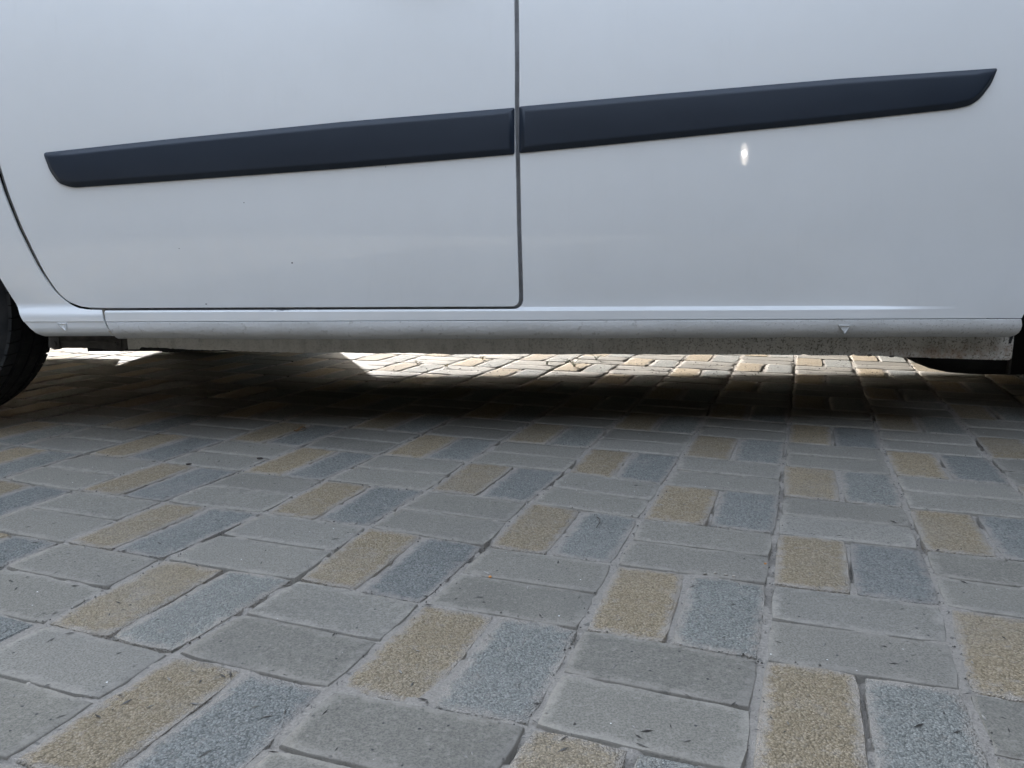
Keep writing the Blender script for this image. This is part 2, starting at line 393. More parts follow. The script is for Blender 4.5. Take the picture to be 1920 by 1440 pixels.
def skin(rows, yf, mat, name, parent=None, thick=.010, bv=.0011, faces_ok=None):
    n = len(rows[0][1]); vs = []; fs = []
    for z, xs in rows:
        for x in xs: vs.append((x, yf(x, z), z))
    for i in range(len(rows) - 1):
        for j in range(n - 1):
            fs.append((i * n + j, i * n + j + 1, (i + 1) * n + j + 1, (i + 1) * n + j))
    o = mesh(name, vs, fs, mat, None, True)
    bm = bmesh.new(); bm.from_mesh(o.data); bmesh.ops.remove_doubles(bm, verts=bm.verts, dist=1e-6)
    bmesh.ops.dissolve_degenerate(bm, edges=bm.edges, dist=1e-6)
    bmesh.ops.recalc_face_normals(bm, faces=bm.faces)
    if sum(f.normal.y * f.calc_area() for f in bm.faces) > 0: bmesh.ops.reverse_faces(bm, faces=bm.faces)
    bm.to_mesh(o.data); bm.free()
    if thick:
        s = o.modifiers.new('thickness', 'SOLIDIFY'); s.thickness = thick; s.offset = -1
    if bv: bevel(o, bv, 3, 50)
    return adopt(o, parent)
def lin(a, b, n): return [a + (b - a) * i / (n - 1) for i in range(n)]
# --- front door
gl = [at(x, y, 1.71) for x, y in ((-70, 0), (-52, 100), (-27, 200), (3, 301), (20, 359), (45, 426), (81, 505), (103, 542), (116, 557), (130, 567), (148, 574.5), (165, 577), (192, 577.4))]
DOOR_B = at(600, 576.2, 1.715).z
left_pts = sorted([(p.z, p.x) for p in gl]); 
left_pts = [(max(z, DOOR_B), x) for z, x in left_pts]
gr_ = sorted([(at(x, y, 1.71).z, at(x, y, 1.71).x) for x, y in ((964.5, -5), (965.5, 100), (965.5, 200), (967, 300), (969.5, 420), (973, 540), (973.5, 577))])
def smooth_interp(pts, z, w=.012):
    return sum(interp(z + d * w, pts) * k for d, k in ((-1, .15), (-.5, .2), (0, .3), (.5, .2), (1, .15))) if z > DOOR_B + .02 else interp(z, pts)
DZT = 1.06
def door_l(z):
    if z > .93: return interp(z, [(.93, at(-70, 0, 1.71).x), (1.06, -1.13)])
    return smooth_interp(left_pts, z)
RCN = .016
def door_r(z):
    x = interp(z, gr_)
    d = z - DOOR_B
    if d < RCN: x -= RCN - math.sqrt(max(0, RCN ** 2 - (RCN - d) ** 2))
    return x
rows = []
for z in reversed(zs((DOOR_B, DOOR_B + .004, 6), (DOOR_B + .004, DOOR_B + .02, 8), (DOOR_B + .02, DOOR_B + .08, 14), (DOOR_B + .08, DZT, 50))):
    a, b = door_l(z), door_r(z)
    if z == DOOR_B: a = interp(z + .0002, left_pts); a = at(190, 577, 1.71).x
    rows.append((z, lin(a, b, 40)))
door = skin(rows, lambda x, z: prof(z), PAINT, 'front_door')
# --- side panel (rear body side), one sheet with the strip of sill below the door
SILL_T = .3045; GAPW = .0075
lx = at(196, 580, 1.705).x
def ledge(x, z):
    w = smooth01((x - .62) / .36); h = .008; hb = .30
    k = (1 - w) * smooth01((SILL_T - .004 + h - z) / h) + w * smooth01((SILL_T - .004 + hb - z) / hb)
    zz = max(z, .262); return prof(z) * (1 - k) + (1.7025 + .02 * max(0, .281 - zz)) * k
def pan_l(z):
    x = interp(z, gr_) + GAPW + (.0015 if z > .3 else 0)
    d = z - SILL_T
    rc = .020
    if d < rc: x -= rc - math.sqrt(max(0, rc ** 2 - (rc - max(d, 0)) ** 2))
    return x
def ext(z):
    return interp(z, [(.281, at(197, 600, 1.70).x), (SILL_T, lx)])
rows = []
zz = list(reversed(zs((.2812, .296, 6), (.296, SILL_T, 10), (SILL_T, SILL_T + .014, 14), (SILL_T + .014, SILL_T + .05, 10), (SILL_T + .05, .45, 12), (.45, .70, 20), (.70, 1.06, 14), (1.06, 1.70, 16))))
vs, fs = [], []; NR = 60; NL = 60; prev = None
for z in zz:
    xr = arch_r(z) if z < .67 else XR - .02
    left = pan_l(z)
    ids = []
    if z <= SILL_T + 1e-9:
        for x in lin(ext(z), left, NL)[:-1]: vs.append((x, ledge(x, z), z)); ids.append(len(vs) - 1)
    else: ids = [None] * (NL - 1)
    for x in lin(left, min(xr, 1.6), NR): vs.append((x, ledge(x, z), z)); ids.append(len(vs) - 1)
    if z >= .67: x2 = XR - .02
    else: x2 = None
    if prev:
        for a in range(len(ids) - 1):
            if None in (ids[a], ids[a + 1], prev[a], prev[a + 1]): continue
            fs.append((prev[a], prev[a + 1], ids[a + 1], ids[a]))
    prev = ids
# rear part aft of the wheel centre
base = len(vs); zz2 = [z for z in zz if z > .285]
for z in zz2:
    x0 = 1.6 if z >= .67 else 3.2 - arch_r(z)
    for x in lin(x0, XR - .02, 10): vs.append((x, prof(z) if z > .4 else ledge(1.6, z), z))
for i in range(len(zz2) - 1):
    for j in range(9): fs.append((base + i * 10 + j, base + i * 10 + j + 1, base + (i + 1) * 10 + j + 1, base + (i + 1) * 10 + j))
o = mesh('side_panel', vs, fs, PAINT, None, True)
bm = bmesh.new(); bm.from_mesh(o.data); bmesh.ops.remove_doubles(bm, verts=bm.verts, dist=1e-5); bmesh.ops.recalc_face_normals(bm, faces=bm.faces)
for part_faces in (bm.faces,):
    if sum(f.normal.y * f.calc_area() for f in bm.faces) > 0: bmesh.ops.reverse_faces(bm, faces=bm.faces[:])
bm.to_mesh(o.data); bm.free()
s_ = o.modifiers.new('thickness', 'SOLIDIFY'); s_.thickness = .008; s_.offset = -1; bevel(o, .0011, 3, 50); adopt(o)
# --- front wing
def wing_r(z):
    if z < DOOR_B - .0005:
        return interp(z, [(.2475, at(210, 630, 1.70).x), (.258, at(203, 621, 1.7).x), (.270, at(197, 611, 1.70).x), (.287, at(192, 596, 1.70).x), (DOOR_B, at(190, 580, 1.705).x)])
    return door_l(z) - .0062 - .003 * smooth01((z - .33) / .1)
rows = []
def wing_y(x, z):
    k = smooth01((DOOR_B + .012 - z) / .03); y = prof(z) * (1 - k) + 1.703 * k
    if z < .281: y = 1.7045 + interp(.281 - z, [(0, 0), (.015, .0015), (.024, .006), (.030, .013), (.034, .024)])
    return y - .004 * smooth01((-1.0 - x) / .10) * smooth01((z - .28) / .1)
zz = list(reversed(zs((.247, .262, 6), (.262, .2795, 4), (.2795, .2815, 2), (.2815, DOOR_B - .006, 8), (DOOR_B - .006, DOOR_B + .012, 14), (DOOR_B + .012, .36, 12), (.36, .66, 30))))
for z in zz:
    b = wing_r(z)
    if DOOR_B - .006 <= z <= DOOR_B + .012:
        # follow the door's curved lower corner
        zq = z + .0035
        c = interp(zq, left_pts) - .002 if zq > DOOR_B else at(190, 580, 1.705).x
        b = max(c, -9) if z > DOOR_B - .0058 else at(190, 580, 1.705).x
        b = min(b, at(190, 580, 1.705).x)
    rows.append((z, lin(arch_f(z), b, 26)))
skin(rows, wing_y, PAINT, 'front_wing', thick=.006, bv=.0018)
rows = [(z, lin(-2.22 if z > .3 else -1.80, (-1.41 - (arch_f(z) + 1.41)) if z < .66 else -1.41, 14)) for z in reversed(zs((.25, .66, 24), (.6601, .98, 10)))]
def nose_y(x, z): return prof(z) + .28 * max(0, (-1.75 - x) / .5) ** 2
skin(rows, nose_y, PAINT, 'front_wing', thick=.006)
rows = [(z, lin(-1.41, door_l(z) - .009, 10)) for z in reversed(zs((.66, .98, 12)))]
skin(rows, lambda x, z: prof(z), PAINT, 'front_wing', thick=.006)
# --- lower sill with stone-chip coating
xl0 = lambda z: interp(z, [(.238, at(214, 640, 1.71).x), (.258, at(207, 621, 1.70).x), (.279, at(198, 602, 1.70).x)])
def xr0(z): return interp(z, [(.236, at(1890, 648, 1.73).x), (.245, at(1908, 642, 1.71).x), (.258, at(1917, 628, 1.7).x), (.279, at(1916, 601, 1.7).x)])
vs, fs = [], []
LP = [(1.7045, .2797), (1.7020, .2785), (1.7018, .272), (1.7030, .264), (1.706, .256), (1.7105, .249), (1.718, .2425), (1.729, .2380), (1.745, .2360), (1.778, .2355)]
N = 120
for i in range(N):
    t = i / (N - 1)
    for y, z in LP:
        a, b = xl0(z), xr0(z); x = a + (b - a) * t
        wob = .0006 * math.sin(x * 23) + .0004 * math.sin(x * 61 + 1)
        vs.append((x, y, z + (wob if z < .25 else 0) + .004 * smooth01((-.45 - x) / .4) * (z < .25)))
M = len(LP)
for i in range(N - 1):
    for j in range(M - 1): fs.append((i * M + j, i * M + j + 1, (i + 1) * M + j + 1, (i + 1) * M + j))
fs.append(tuple(range(M))); fs.append(tuple((N - 1) * M + j for j in range(M)))
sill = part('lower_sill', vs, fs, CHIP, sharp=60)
# --- weld flange under the sill, ragged lower edge
def zat(x, y, Y): return at(x, y, Y)
FL = [(262, 651), (300, 652), (330, 654), (380, 656), (430, 657), (500, 660), (560, 661), (600, 661.5), (640, 661), (700, 662.5), (770, 662), (850, 664.5), (960, 664), (1050, 664.5), (1150, 664), (1240, 665), (1400, 665), (1500, 666), (1640, 667.5), (1700, 669.5), (1800, 673), (1870, 675), (1893, 675)]
FY = 1.770
def flange_z(x):
    pts = [(at(a, b, FY).x, at(a, b, FY).z) for a, b in FL]; return interp(x, pts)
x0, x1 = at(240, 650, FY).x, at(1897, 670, FY).x; N = 420; vs, fs = [], []
for i in range(N):
    x = x0 + (x1 - x0) * i / (N - 1)
    zb = flange_z(x) + .0010 * (vnoise([x], [0], .02)[0] - .5) + .0012 * (vnoise([x], [3], .006)[0] - .5) * (1.8 if x < -.4 else .7)
    for ch, wd in ((at(1508, 666, FY).x, .010), (at(1630, 667, FY).x, .007), (at(1672, 668, FY).x, .008), (at(1600, 667, FY).x, .005)):
        if abs(x - ch) < wd: zb += .0035 * (1 - abs(x - ch) / wd)
    if x < at(262, 651, FY).x: zb = at(240, 655, FY).z
    if x > x1 - .006: zb += .004 * ((x - x1 + .006) / .006) ** 2
    for y, z in ((FY, .2372), (FY - .0008, (.2372 + zb) / 2), (FY + .0004, zb), (FY + .0028, zb), (FY + .0045, .2372)): vs.append((x, y, z))
for i in range(N - 1):
    for j in range(4): fs.append((i * 5 + j, i * 5 + j + 1, (i + 1) * 5 + j + 1, (i + 1) * 5 + j))
fs += [(0, 1, 2, 3, 4), tuple((N - 1) * 5 + j for j in range(5))]
part('sill_flange', vs, fs, FLANGE, sharp=40)
# clods stuck to the flange edge
for px, py in ((1672, 668), (1630, 666)):
    c = at(px, py, FY); bm = bmesh.new(); bmesh.ops.create_icosphere(bm, subdivisions=2, radius=.004)
    for v in bm.verts: v.co = Vector((v.co.x * 1.6, v.co.y * .8, v.co.z * .6)) * random.uniform(.8, 1.2) + c
    me = bpy.data.meshes.new('mud_clod'); bm.to_mesh(me); bm.free(); adopt(link('mud_clod', me, RUSTY))
# --- bracket with bolts below the wing
BY = 1.785
bp = [(91, 628), (91, 652), (99, 653), (101, 656), (112, 655), (117, 652), (140, 651), (165, 652), (190, 654), (203, 656), (232, 656), (236, 654), (262, 653), (270, 628)]
P_ = [at(x, y, BY) for x, y in bp]; n = len(P_)
vs = [(p.x, BY, p.z) for p in P_] + [(p.x, BY + .003, p.z) for p in P_]
fs = [tuple(range(n)), tuple(range(2 * n - 1, n - 1, -1))] + [(i, (i + 1) % n, n + (i + 1) % n, n + i) for i in range(n)]
br = part('jacking_bracket', vs, fs, RUSTY, sharp=30)
for a, b, c_, d in ((94, 113, 634, 654), (206, 229, 636, 655)):
    p, q = at(a, c_, BY - .003), at(b, d, BY - .003)
    o = adopt(box('tab', p.x, q.x, BY - .0045, BY - .0005, q.z, p.z, RUSTY, None, .001))
    c = (p + q) / 2; bm = bmesh.new(); bmesh.ops.create_cone(bm, cap_ends=True, segments=6, radius1=.0055, radius2=.0048, depth=.005)
    for v in bm.verts: v.co = Vector((v.co.x, -v.co.z, v.co.y)) + Vector((c.x, BY - .006, c.z))
    me = bpy.data.meshes.new('bolt'); bm.to_mesh(me); bm.free(); adopt(link('bolt', me, RUSTY))
adopt(box('bracket_rib', at(115, 640, BY).x, at(203, 640, BY).x, BY - .004, BY - .0006, at(150, 641.5, BY).z, at(150, 638, BY).z, RUSTY, None, .001))
# --- dried sealant in the joint between wing and sill
r = random.Random(3); vs, fs = [], []
path = [at(x, y, 1.708) for x, y in ((192.5, 580), (193.5, 590), (195.5, 600), (198, 608), (201, 615), (205, 622), (210, 629))]
K = 24
for i in range(K):
    t = i / (K - 1) * (len(path) - 1); a = min(int(t), len(path) - 2); p = path[a].lerp(path[a + 1], t - a)
    w = .0016 + .0018 * r.random() * (1 if p.z < .277 else .3); yy = 1.7085 - .0015 * r.random()
    vs += [(p.x - w, 1.714, p.z), (p.x - w * .4, yy, p.z + r.uniform(-.001, .001)), (p.x + w * .4, yy + .001, p.z), (p.x + w, 1.714, p.z)]
for i in range(K - 1):
    for j in range(3): fs.append((i * 4 + j, i * 4 + j + 1, i * 4 + 5 + j, i * 4 + 4 + j))
part('joint_sealant', vs, fs, SEAL)
# --- pressed triangle marks of the jacking points
def tri_mark(pts, Y, parent):
    P = [at(x, y, Y) for x, y in pts]; c = sum(P, Vector()) / 3
    vs = []
    for k, d in ((1.0, .0004), (.86, -.0034), (.70, -.0002), (.5, .0)):
        for p in P: q = c + (p - c) * k; vs.append((q.x, Y + d - .0002, q.z))
    fs = []
    for k in range(3):
        for i in range(3): fs.append((k * 3 + i, k * 3 + (i + 1) % 3, k * 3 + 3 + (i + 1) % 3, k * 3 + 3 + i))
    fs.append((9, 10, 11))
    return vs, fs
# --- door mouldings
def rounded(pts, rads, seg=7):
    out = []
    n = len(pts)
    for i in range(n):
        p, a, b = Vector(pts[i]), Vector(pts[i - 1]), Vector(pts[(i + 1) % n]); rr = rads[i]
        if rr == 0: out.append(p); continue
        u, w = (a - p).normalized(), (b - p).normalized(); rr = min(rr, (a - p).length * .5, (b - p).length * .5)
        s, e = p + u * rr, p + w * rr
        for k in range(seg + 1):
            t = k / seg; out.append(s * (1 - t) ** 2 + p * 2 * t * (1 - t) + e * t * t)
    return out
def moulding(name, px, rads, label=None):
    pts = [at(x, y, 1.695) for x, y in px]; poly = rounded([(p.x, p.z) for p in pts], rads)
    P = []                                      # resample long runs
    for a, b in zip(poly, poly[1:] + poly[:1]):
        L = (b - a).length; k = max(1, int(L / .04))
        P += [a.lerp(b, i / k) for i in range(k)]
    P = [p for i, p in enumerate(P) if (p - P[i - 1]).length > 1e-5]; n = len(P)
    area = sum(P[i - 1].x * P[i].y - P[i].x * P[i - 1].y for i in range(n)); sg = 1 if area > 0 else -1
    if sg < 0: P.reverse()
    def eroded(d):
        E = list(P)
        for i in range(n):
            p, e = P[i], (P[(i + 1) % n] - P[i]).normalized(); nn = Vector((-e.y, e.x)); o_ = []
            for k in range(len(E)):
                u, w = E[k], E[(k + 1) % len(E)]; su, sw = (u - p).dot(nn) - d, (w - p).dot(nn) - d
                if su >= -1e-9: o_.append(u)
                if su * sw < 0 and abs(su) > 1e-9 and abs(sw) > 1e-9: o_.append(u + (w - u) * (su / (su - sw)))
            E = o_
        return E
    def closest(E, q):
        best = None
        for k in range(len(E)):
            u, w = E[k], E[(k + 1) % len(E)]; L = (w - u).length_squared
            t = 0 if L < 1e-14 else min(1, max(0, (q - u).dot(w - u) / L)); c = u + (w - u) * t
            if best is None or (c - q).length < best[0]: best = ((c - q).length, c)
        return best[1]
    rings = [(0, -.004), (0, .0022), (.0006, .0030), (.0018, .0036), (.0030, .0044), (.0085, .0100), (.0100, .0111), (.0112, .0116), (.0125, .0119), (.0150, .0122)]
    vs, fs = [], []
    for ins, d in rings:
        E = eroded(ins) if ins else None
        for i in range(n):
            q = closest(E, P[i]) if ins else P[i]; vs.append((q.x, prof(q.y) - d, q.y))
    for k in range(len(rings) - 1):
        for i in range(n): fs.append((k * n + i, k * n + (i + 1) % n, (k + 1) * n + (i + 1) % n, (k + 1) * n + i))
    fs.append(tuple((len(rings) - 1) * n + i for i in range(n)))
    return part(name, vs, fs, TRIM, sharp=50, weld=2e-5)
moulding('door_moulding', [(79, 286), (300, 262), (640, 228), (965, 201), (965, 289), (640, 316), (250, 344), (133, 352), (108, 343), (92, 321)], [.008, 0, 0, .004, .005, 0, 0, .02, .008, .01])
moulding('side_moulding', [(973.5, 199), (1240, 175), (1580, 146), (1876, 126), (1863, 155), (1842, 183), (1822, 197), (1790, 204), (1559, 229), (1240, 261), (1100, 275), (973.5, 287)], [.004, 0, 0, .006, .01, .012, .012, .02, 0, 0, 0, .005])
# --- inner structure behind the gaps
JAMB = flat('jamb_paint', (.62, .63, .65), .6)
skin([(z, lin(door_l(max(z, DOOR_B + .001)) - .022, 1.05, 8)) for z in reversed(zs((.262, .34, 8), (.34, 1.05, 20)))], lambda x, z: prof(z) + .030, JAMB, 'door_jamb', thick=.01, bv=0)
# --- triangles as raised rims on wing and sill
for pts, Y in (([(107, 606), (125.5, 606), (125, 620.5)], 1.7048), ([(1571, 609), (1594.5, 609.5), (1583, 627)], 1.7022)):
    v, f = tri_mark(pts, Y, van); part('jacking_mark', v, f, PAINT if Y > 1.703 else CHIP, sharp=25)
# --- door handle just above the frame
hb = at(770, 0, 1.66)
0 and adopt(box('handle_recess', -.34, -.02, prof(.95) - .0015, prof(.95) + .004, .945, 1.0, BLACK, None, .001))
vs, fs = [], []
for i in range(25):
    t = i / 24; x = -.30 + .24 * t; w = .011 + .005 * math.sin(math.pi * t); cz = 1.015 - .014 * math.sin(math.pi * t) ** 2; yy = prof(.95) - .004 - .028 * math.sin(math.pi * t) ** .6
    for k in range(10):
        a = 2 * math.pi * k / 10; vs.append((x, yy + .008 * math.cos(a), cz + w * math.sin(a)))
for i in range(24):
    for k in range(10): fs.append((i * 10 + k, i * 10 + (k + 1) % 10, (i + 1) * 10 + (k + 1) % 10, (i + 1) * 10 + k))
fs += [tuple(range(10)), tuple(240 + k for k in range(10))]
part('door_handle', vs, fs, PAINT, sharp=80)
# --- rest of the body: loft of cross-sections from nose to tail
def section(x):
    """half outline (y offset from centreline, z)"""
    top = interp(x, [(-2.25, .62), (-2.2, .78), (-1.9, .93), (-1.45, 1.03), (-1.2, 1.10), (-.55, 1.66), (-.3, 1.76), (.6, 1.81), (2.1, 1.78), (2.3, 1.70), (2.34, 1.5)])
    wid = interp(x, [(-2.25, .55), (-2.15, .70), (-1.9, .82), (-1.7, .86), (2.2, .86), (2.34, .80)])
    return top, wid
XS = lin(-2.25, -1.2, 12) + lin(-1.1, 2.2, 18) + [2.3, 2.34]
vs, fs = [], []; K = 9
for x in XS:
    top, wid = section(x)
    for s in (-1, 1):
        pr = [(.98, .30), (.99, .6), (.97, .98)] if top > 1.0 else [(.98, .30), (.99, top * .6), (.97, top * .85)]
        zt = top
        pr = [(.975, max(.66, .0)), (.98, .70), (.97, .98)] if top > 1.0 else [(.97, .60), (.97, .61), (.96, .615)]
        L = [(wid * a, min(b, top - .05)) for a, b in pr] + [(wid * .93 - .06 * max(0, zt - 1.05), zt - .10 if zt > 1.2 else zt - .03), (wid * .84 - .06 * max(0, zt - 1.05), zt - .02), (wid * .5, zt), (0.001, zt + .012)]
        if s == 1: L = L[::-1][1:]
        for y, z in L: vs.append((x, YC + s * y, z))
K = len(vs) // len(XS)
for i in range(len(XS) - 1):
    for j in range(K - 1): fs.append((i * K + j, i * K + j + 1, (i + 1) * K + j + 1, (i + 1) * K + j))
fs += [tuple(range(K)), tuple((len(XS) - 1) * K + j for j in range(K))]
part('body_shell', vs, fs, PAINT, sharp=40)
part('windscreen', [(-1.17, YC - .70, 1.14), (-1.17, YC + .70, 1.14), (-.60, YC + .62, 1.64), (-.60, YC - .62, 1.64), (-1.19, YC - .70, 1.125), (-1.19, YC + .70, 1.125)], [(0, 1, 2, 3), (4, 5, 1, 0)], GLASS)
vs = [(x, prof(z) - .004, z) for x, z in ((-1.05, 1.07), (-.02, 1.07), (-.02, 1.58), (-.55, 1.58))]; part('door_window', vs + [(x, y + .006, z) for x, y, z in vs], [(0, 1, 2, 3), (7, 6, 5, 4), (0, 4, 5, 1), (1, 5, 6, 2), (2, 6, 7, 3), (3, 7, 4, 0)], GLASS)
adopt(box('front_bumper', -2.32, -1.86, YC - .78, YC + .78, .24, .56, BLACK, None, .04)); adopt(box('rear_bumper', 2.2, 2.42, YC - .84, YC + .84, .28, .55, BLACK, None, .04))
for s in (-1, 1):
    adopt(box('headlight', -2.235, -2.0, YC + s * .62 - .13, YC + s * .62 + .13, .62, .76, GLASS, None, .03)); adopt(box('tail_light', 2.30, 2.36, YC + s * .76 - .06, YC + s * .76 + .06, .75, 1.15, flat('red_lens', (.35, .01, .01), .15), None, .01))
# far side skin and underbody
adopt(box('far_sill', -1.16, 1.24, YC + .80, YC + .905, .205, .62, PAINT, None, .01))
adopt(box('far_side', -1.0, 1.05, YC + .86, YC + .90, .62, 1.0, PAINT, None, .01))
adopt(box('floor_pan', -1.72, 2.25, Y0 + .347, YC + .35, .180, .33, UNDER)); adopt(box('floor_pan', -1.72, 2.25, YC + .352, YC + .58, .24, .33, UNDER)); adopt(box('inner_sill', -1.0, 1.06, Y0 + .15, Y0 + .345, .197, .33, UNDER)); adopt(box('inner_sill', -1.0, 1.06, YC + .575, YC + .80, .240, .33, UNDER))
adopt(box('shade_undertray', -2.2, -.72, Y0 + .33, YC + .58, .190, .30, UNDER, None, .01)); adopt(box('fuel_tank', .35, 1.0, Y0 + .45, YC + .1, .225, .29, UNDER, None, .03))
adopt(box('shade_undertray', -2.1, -.74, 2.55, 3.03, .125, .189, UNDER, None, .01)); adopt(box('shade_dam', -2.2, -2.15, Y0 + .08, YC + .86, .085, .30, BLACK))  # low tray and dam added to keep light from under the nose
adopt(box('rear_axle', 1.46, 1.56, Y0 + .35, YC + .57, .27, .35, UNDER, None, .01))
def tube(name, pts, rad, mat, seg=10):
    vs, fs = [], []
    for i, p in enumerate(pts):
        p = Vector(p); d = (Vector(pts[min(i + 1, len(pts) - 1)]) - Vector(pts[max(i - 1, 0)])).normalized(); a = d.orthogonal().normalized(); b = d.cross(a)
        for k in range(seg):
            t = 2 * math.pi * k / seg; q = p + (a * math.cos(t) + b * math.sin(t)) * rad; vs.append(q)
    for i in range(len(pts) - 1):
        for k in range(seg): fs.append((i * seg + k, i * seg + (k + 1) % seg, (i + 1) * seg + (k + 1) % seg, (i + 1) * seg + k))
    fs += [tuple(range(seg)), tuple((len(pts) - 1) * seg + k for k in range(seg))]
    return part(name, vs, fs, mat, sharp=60)
tube('exhaust_pipe', [(-1.0, YC + .2, .255), (.3, YC + .2, .25), (1.2, YC + .25, .26), (2.2, YC + .3, .27)], .026, RUSTY)
adopt(box('shade_flap', -1.36, -.81, 3.50, 3.512, .04, .24, BLACK, None, .002)); adopt(box('far_wing', -2.28, -1.70, 3.44, 3.49, .088, .62, PAINT, None, .01))  # flap added, far wing dropped low, to shade the ground under the van
vs, fs = [], []
SX = [(1.03, .235), (1.04, .175), (1.065, .142), (1.10, .120), (1.14, .104), (1.19, .093), (1.25, .088), (1.40, .086), (1.60, .088), (1.80, .11), (1.86, .15), (1.87, .20)]
for x, zb in SX:
    zt = .30 if .0 < x - 1.03 < .83 else .25; cz, hz = (zb + zt) / 2, (zt - zb) / 2; hy = .075 * min(1, hz / .07)
    for k in range(16):
        a = 2 * math.pi * k / 16; vs.append((x, 2.135 + hy * math.copysign(abs(math.cos(a)) ** .7, math.cos(a)), cz + hz * math.copysign(abs(math.sin(a)) ** .7, math.sin(a))))
for i in range(len(SX) - 1):
    for k in range(16): fs.append((i * 16 + k, i * 16 + (k + 1) % 16, (i + 1) * 16 + (k + 1) % 16, (i + 1) * 16 + k))
fs += [tuple(range(16)), tuple((len(SX) - 1) * 16 + k for k in range(16))]
part('rear_hung_part', vs, fs, UNDER, sharp=50)  # rounded dark form under the rear, fitted to a dark outline
adopt(box('bracket', 1.30, 1.306, 2.045, 2.055, .10, .16, RUSTY))
# wheel wells
for cx, af in ((FC[0], arch_f), (RC[0], None)):
    for s, ya, yb in ((-1, Y0 + .045, Y0 + .34), (1, YC + .575, YC + .87)):
        vs, fs = [], []
        for k in range(15):
            a = math.pi * (k / 14) ; a = -.15 + a * 1.10
            rr = .375
            vs += [(cx + rr * math.cos(a), ya, .31 + rr * math.sin(a)), (cx + rr * math.cos(a), yb, .31 + rr * math.sin(a))]
        for k in range(14): fs.append((2 * k, 2 * k + 1, 2 * k + 3, 2 * k + 2))
        iy = 1 if s < 0 else 0; fs.append(tuple(2 * k + iy for k in range(15)))
        part('wheel_arch_liner', vs, fs, BLACK, sharp=40)
adopt(box('shade_flap', 1.105, 1.112, Y0 + .05, Y0 + .30, .13, .31, BLACK)) if False else None
# near-side rear liner front wall, seen just behind the sill end
part('liner_front_wall', [(1.118, Y0 + .07, .215), (1.118, Y0 + .33, .215), (1.135, Y0 + .33, .40), (1.135, Y0 + .03, .40), (1.124, Y0 + .07, .215), (1.124, Y0 + .33, .215), (1.141, Y0 + .33, .40), (1.141, Y0 + .03, .40)],
     [(0, 1, 2, 3), (7, 6, 5, 4), (0, 4, 5, 1), (2, 6, 7, 3), (1, 5, 6, 2), (0, 3, 7, 4)], BLACK, sharp=30)
# wheels
def lathe(name, prof_, seg, mat):
    vs, fs = [], []; n = len(prof_)
    for k in range(seg):
        a = 2 * math.pi * k / seg
        for y, r in prof_: vs.append((r * math.cos(a), y, r * math.sin(a)))
    for k in range(seg):
        for j in range(n - 1): fs.append((k * n + j, k * n + j + 1, ((k + 1) % seg) * n + j + 1, ((k + 1) % seg) * n + j))
    o = mesh(name, vs, fs, mat, None, True, 35); fix_normals(o); return o
def make_wheel(x, y, side):
    w = bpy.data.objects.new('wheel', None); C.objects.link(w); w.parent = van; w.matrix_parent_inverse = PV; w.location = (x, y, .31)
    if side > 0: w.rotation_euler.z = math.pi
    if TY[0] is None:
        W = .098
        pr = [(-.075, .200), (-.092, .215), (-.1, .245), (-W, .272), (-.094, .290), (-.086, .2985), (-.055, .3025), (-.052, .2955), (-.046, .2955), (-.043, .3035), (-.004, .3045), (-.0035, .297), (.0035, .297), (.004, .3045), (.043, .3035), (.046, .2955), (.052, .2955), (.055, .3025), (.086, .2985), (.094, .290), (W, .272), (.1, .245), (.092, .215), (.075, .200)]
        ty = lathe('tyre', pr, 96, RUBBER); TY[0] = ty
        vs, fs = [], []            # tread lugs, one mesh
        rr = random.Random(5)
        for k in range(64):
            for (ya, yb, sk) in ((-.090, -.057, .02), (-.042, -.006, -.02), (.006, .042, .02), (.057, .090, -.02)):
                a0 = 2 * math.pi * (k + (.5 if ya > 0 else 0)) / 64; da = 2 * math.pi / 64 * .86
                b = len(vs)
                for rad, sh in ((.2975, 0), (.3060, .08)):
                    for yy, aa in ((ya, a0), (yb, a0 + sk), (yb, a0 + sk + da), (ya, a0 + da)):
                        edge = .004 if abs(yy) > .08 else 0
                        vs.append(((rad - edge) * math.cos(aa), yy, (rad - edge) * math.sin(aa)))
                fs += [(b, b + 1, b + 5, b + 4), (b + 1, b + 2, b + 6, b + 5), (b + 2, b + 3, b + 7, b + 6), (b + 3, b, b + 4, b + 7), (b + 4, b + 5, b + 6, b + 7)]
        TY[1] = mesh('tread_blocks', vs, fs, RUBBER); fix_normals(TY[1]); TY[1]['kind'] = 'stuff'
        TY[2] = lathe('rim', [(-.080, .205), (-.085, .198), (-.070, .190), (-.060, .165), (-.072, .12), (-.070, .06), (-.078, .045), (-.078, .0)], 48, STEEL)
        TY[3] = lathe('brake_drum', [(.0, .0), (.0, .13), (.06, .13), (.06, .0)], 24, UNDER)
        for o in TY: o.parent = w
        TY[1].parent = TY[0]
    else:
        cs = [o.copy() for o in TY]
        for o in cs: C.objects.link(o); o.parent = w
        cs[1].parent = cs[0]
    return w
TY = [None] * 4
w1 = make_wheel(FC[0] - .035, Y0 + .20, -1); make_wheel(RC[0], Y0 + .20, -1); make_wheel(FC[0], YC + .715, 1); make_wheel(RC[0], YC + .715, 1)

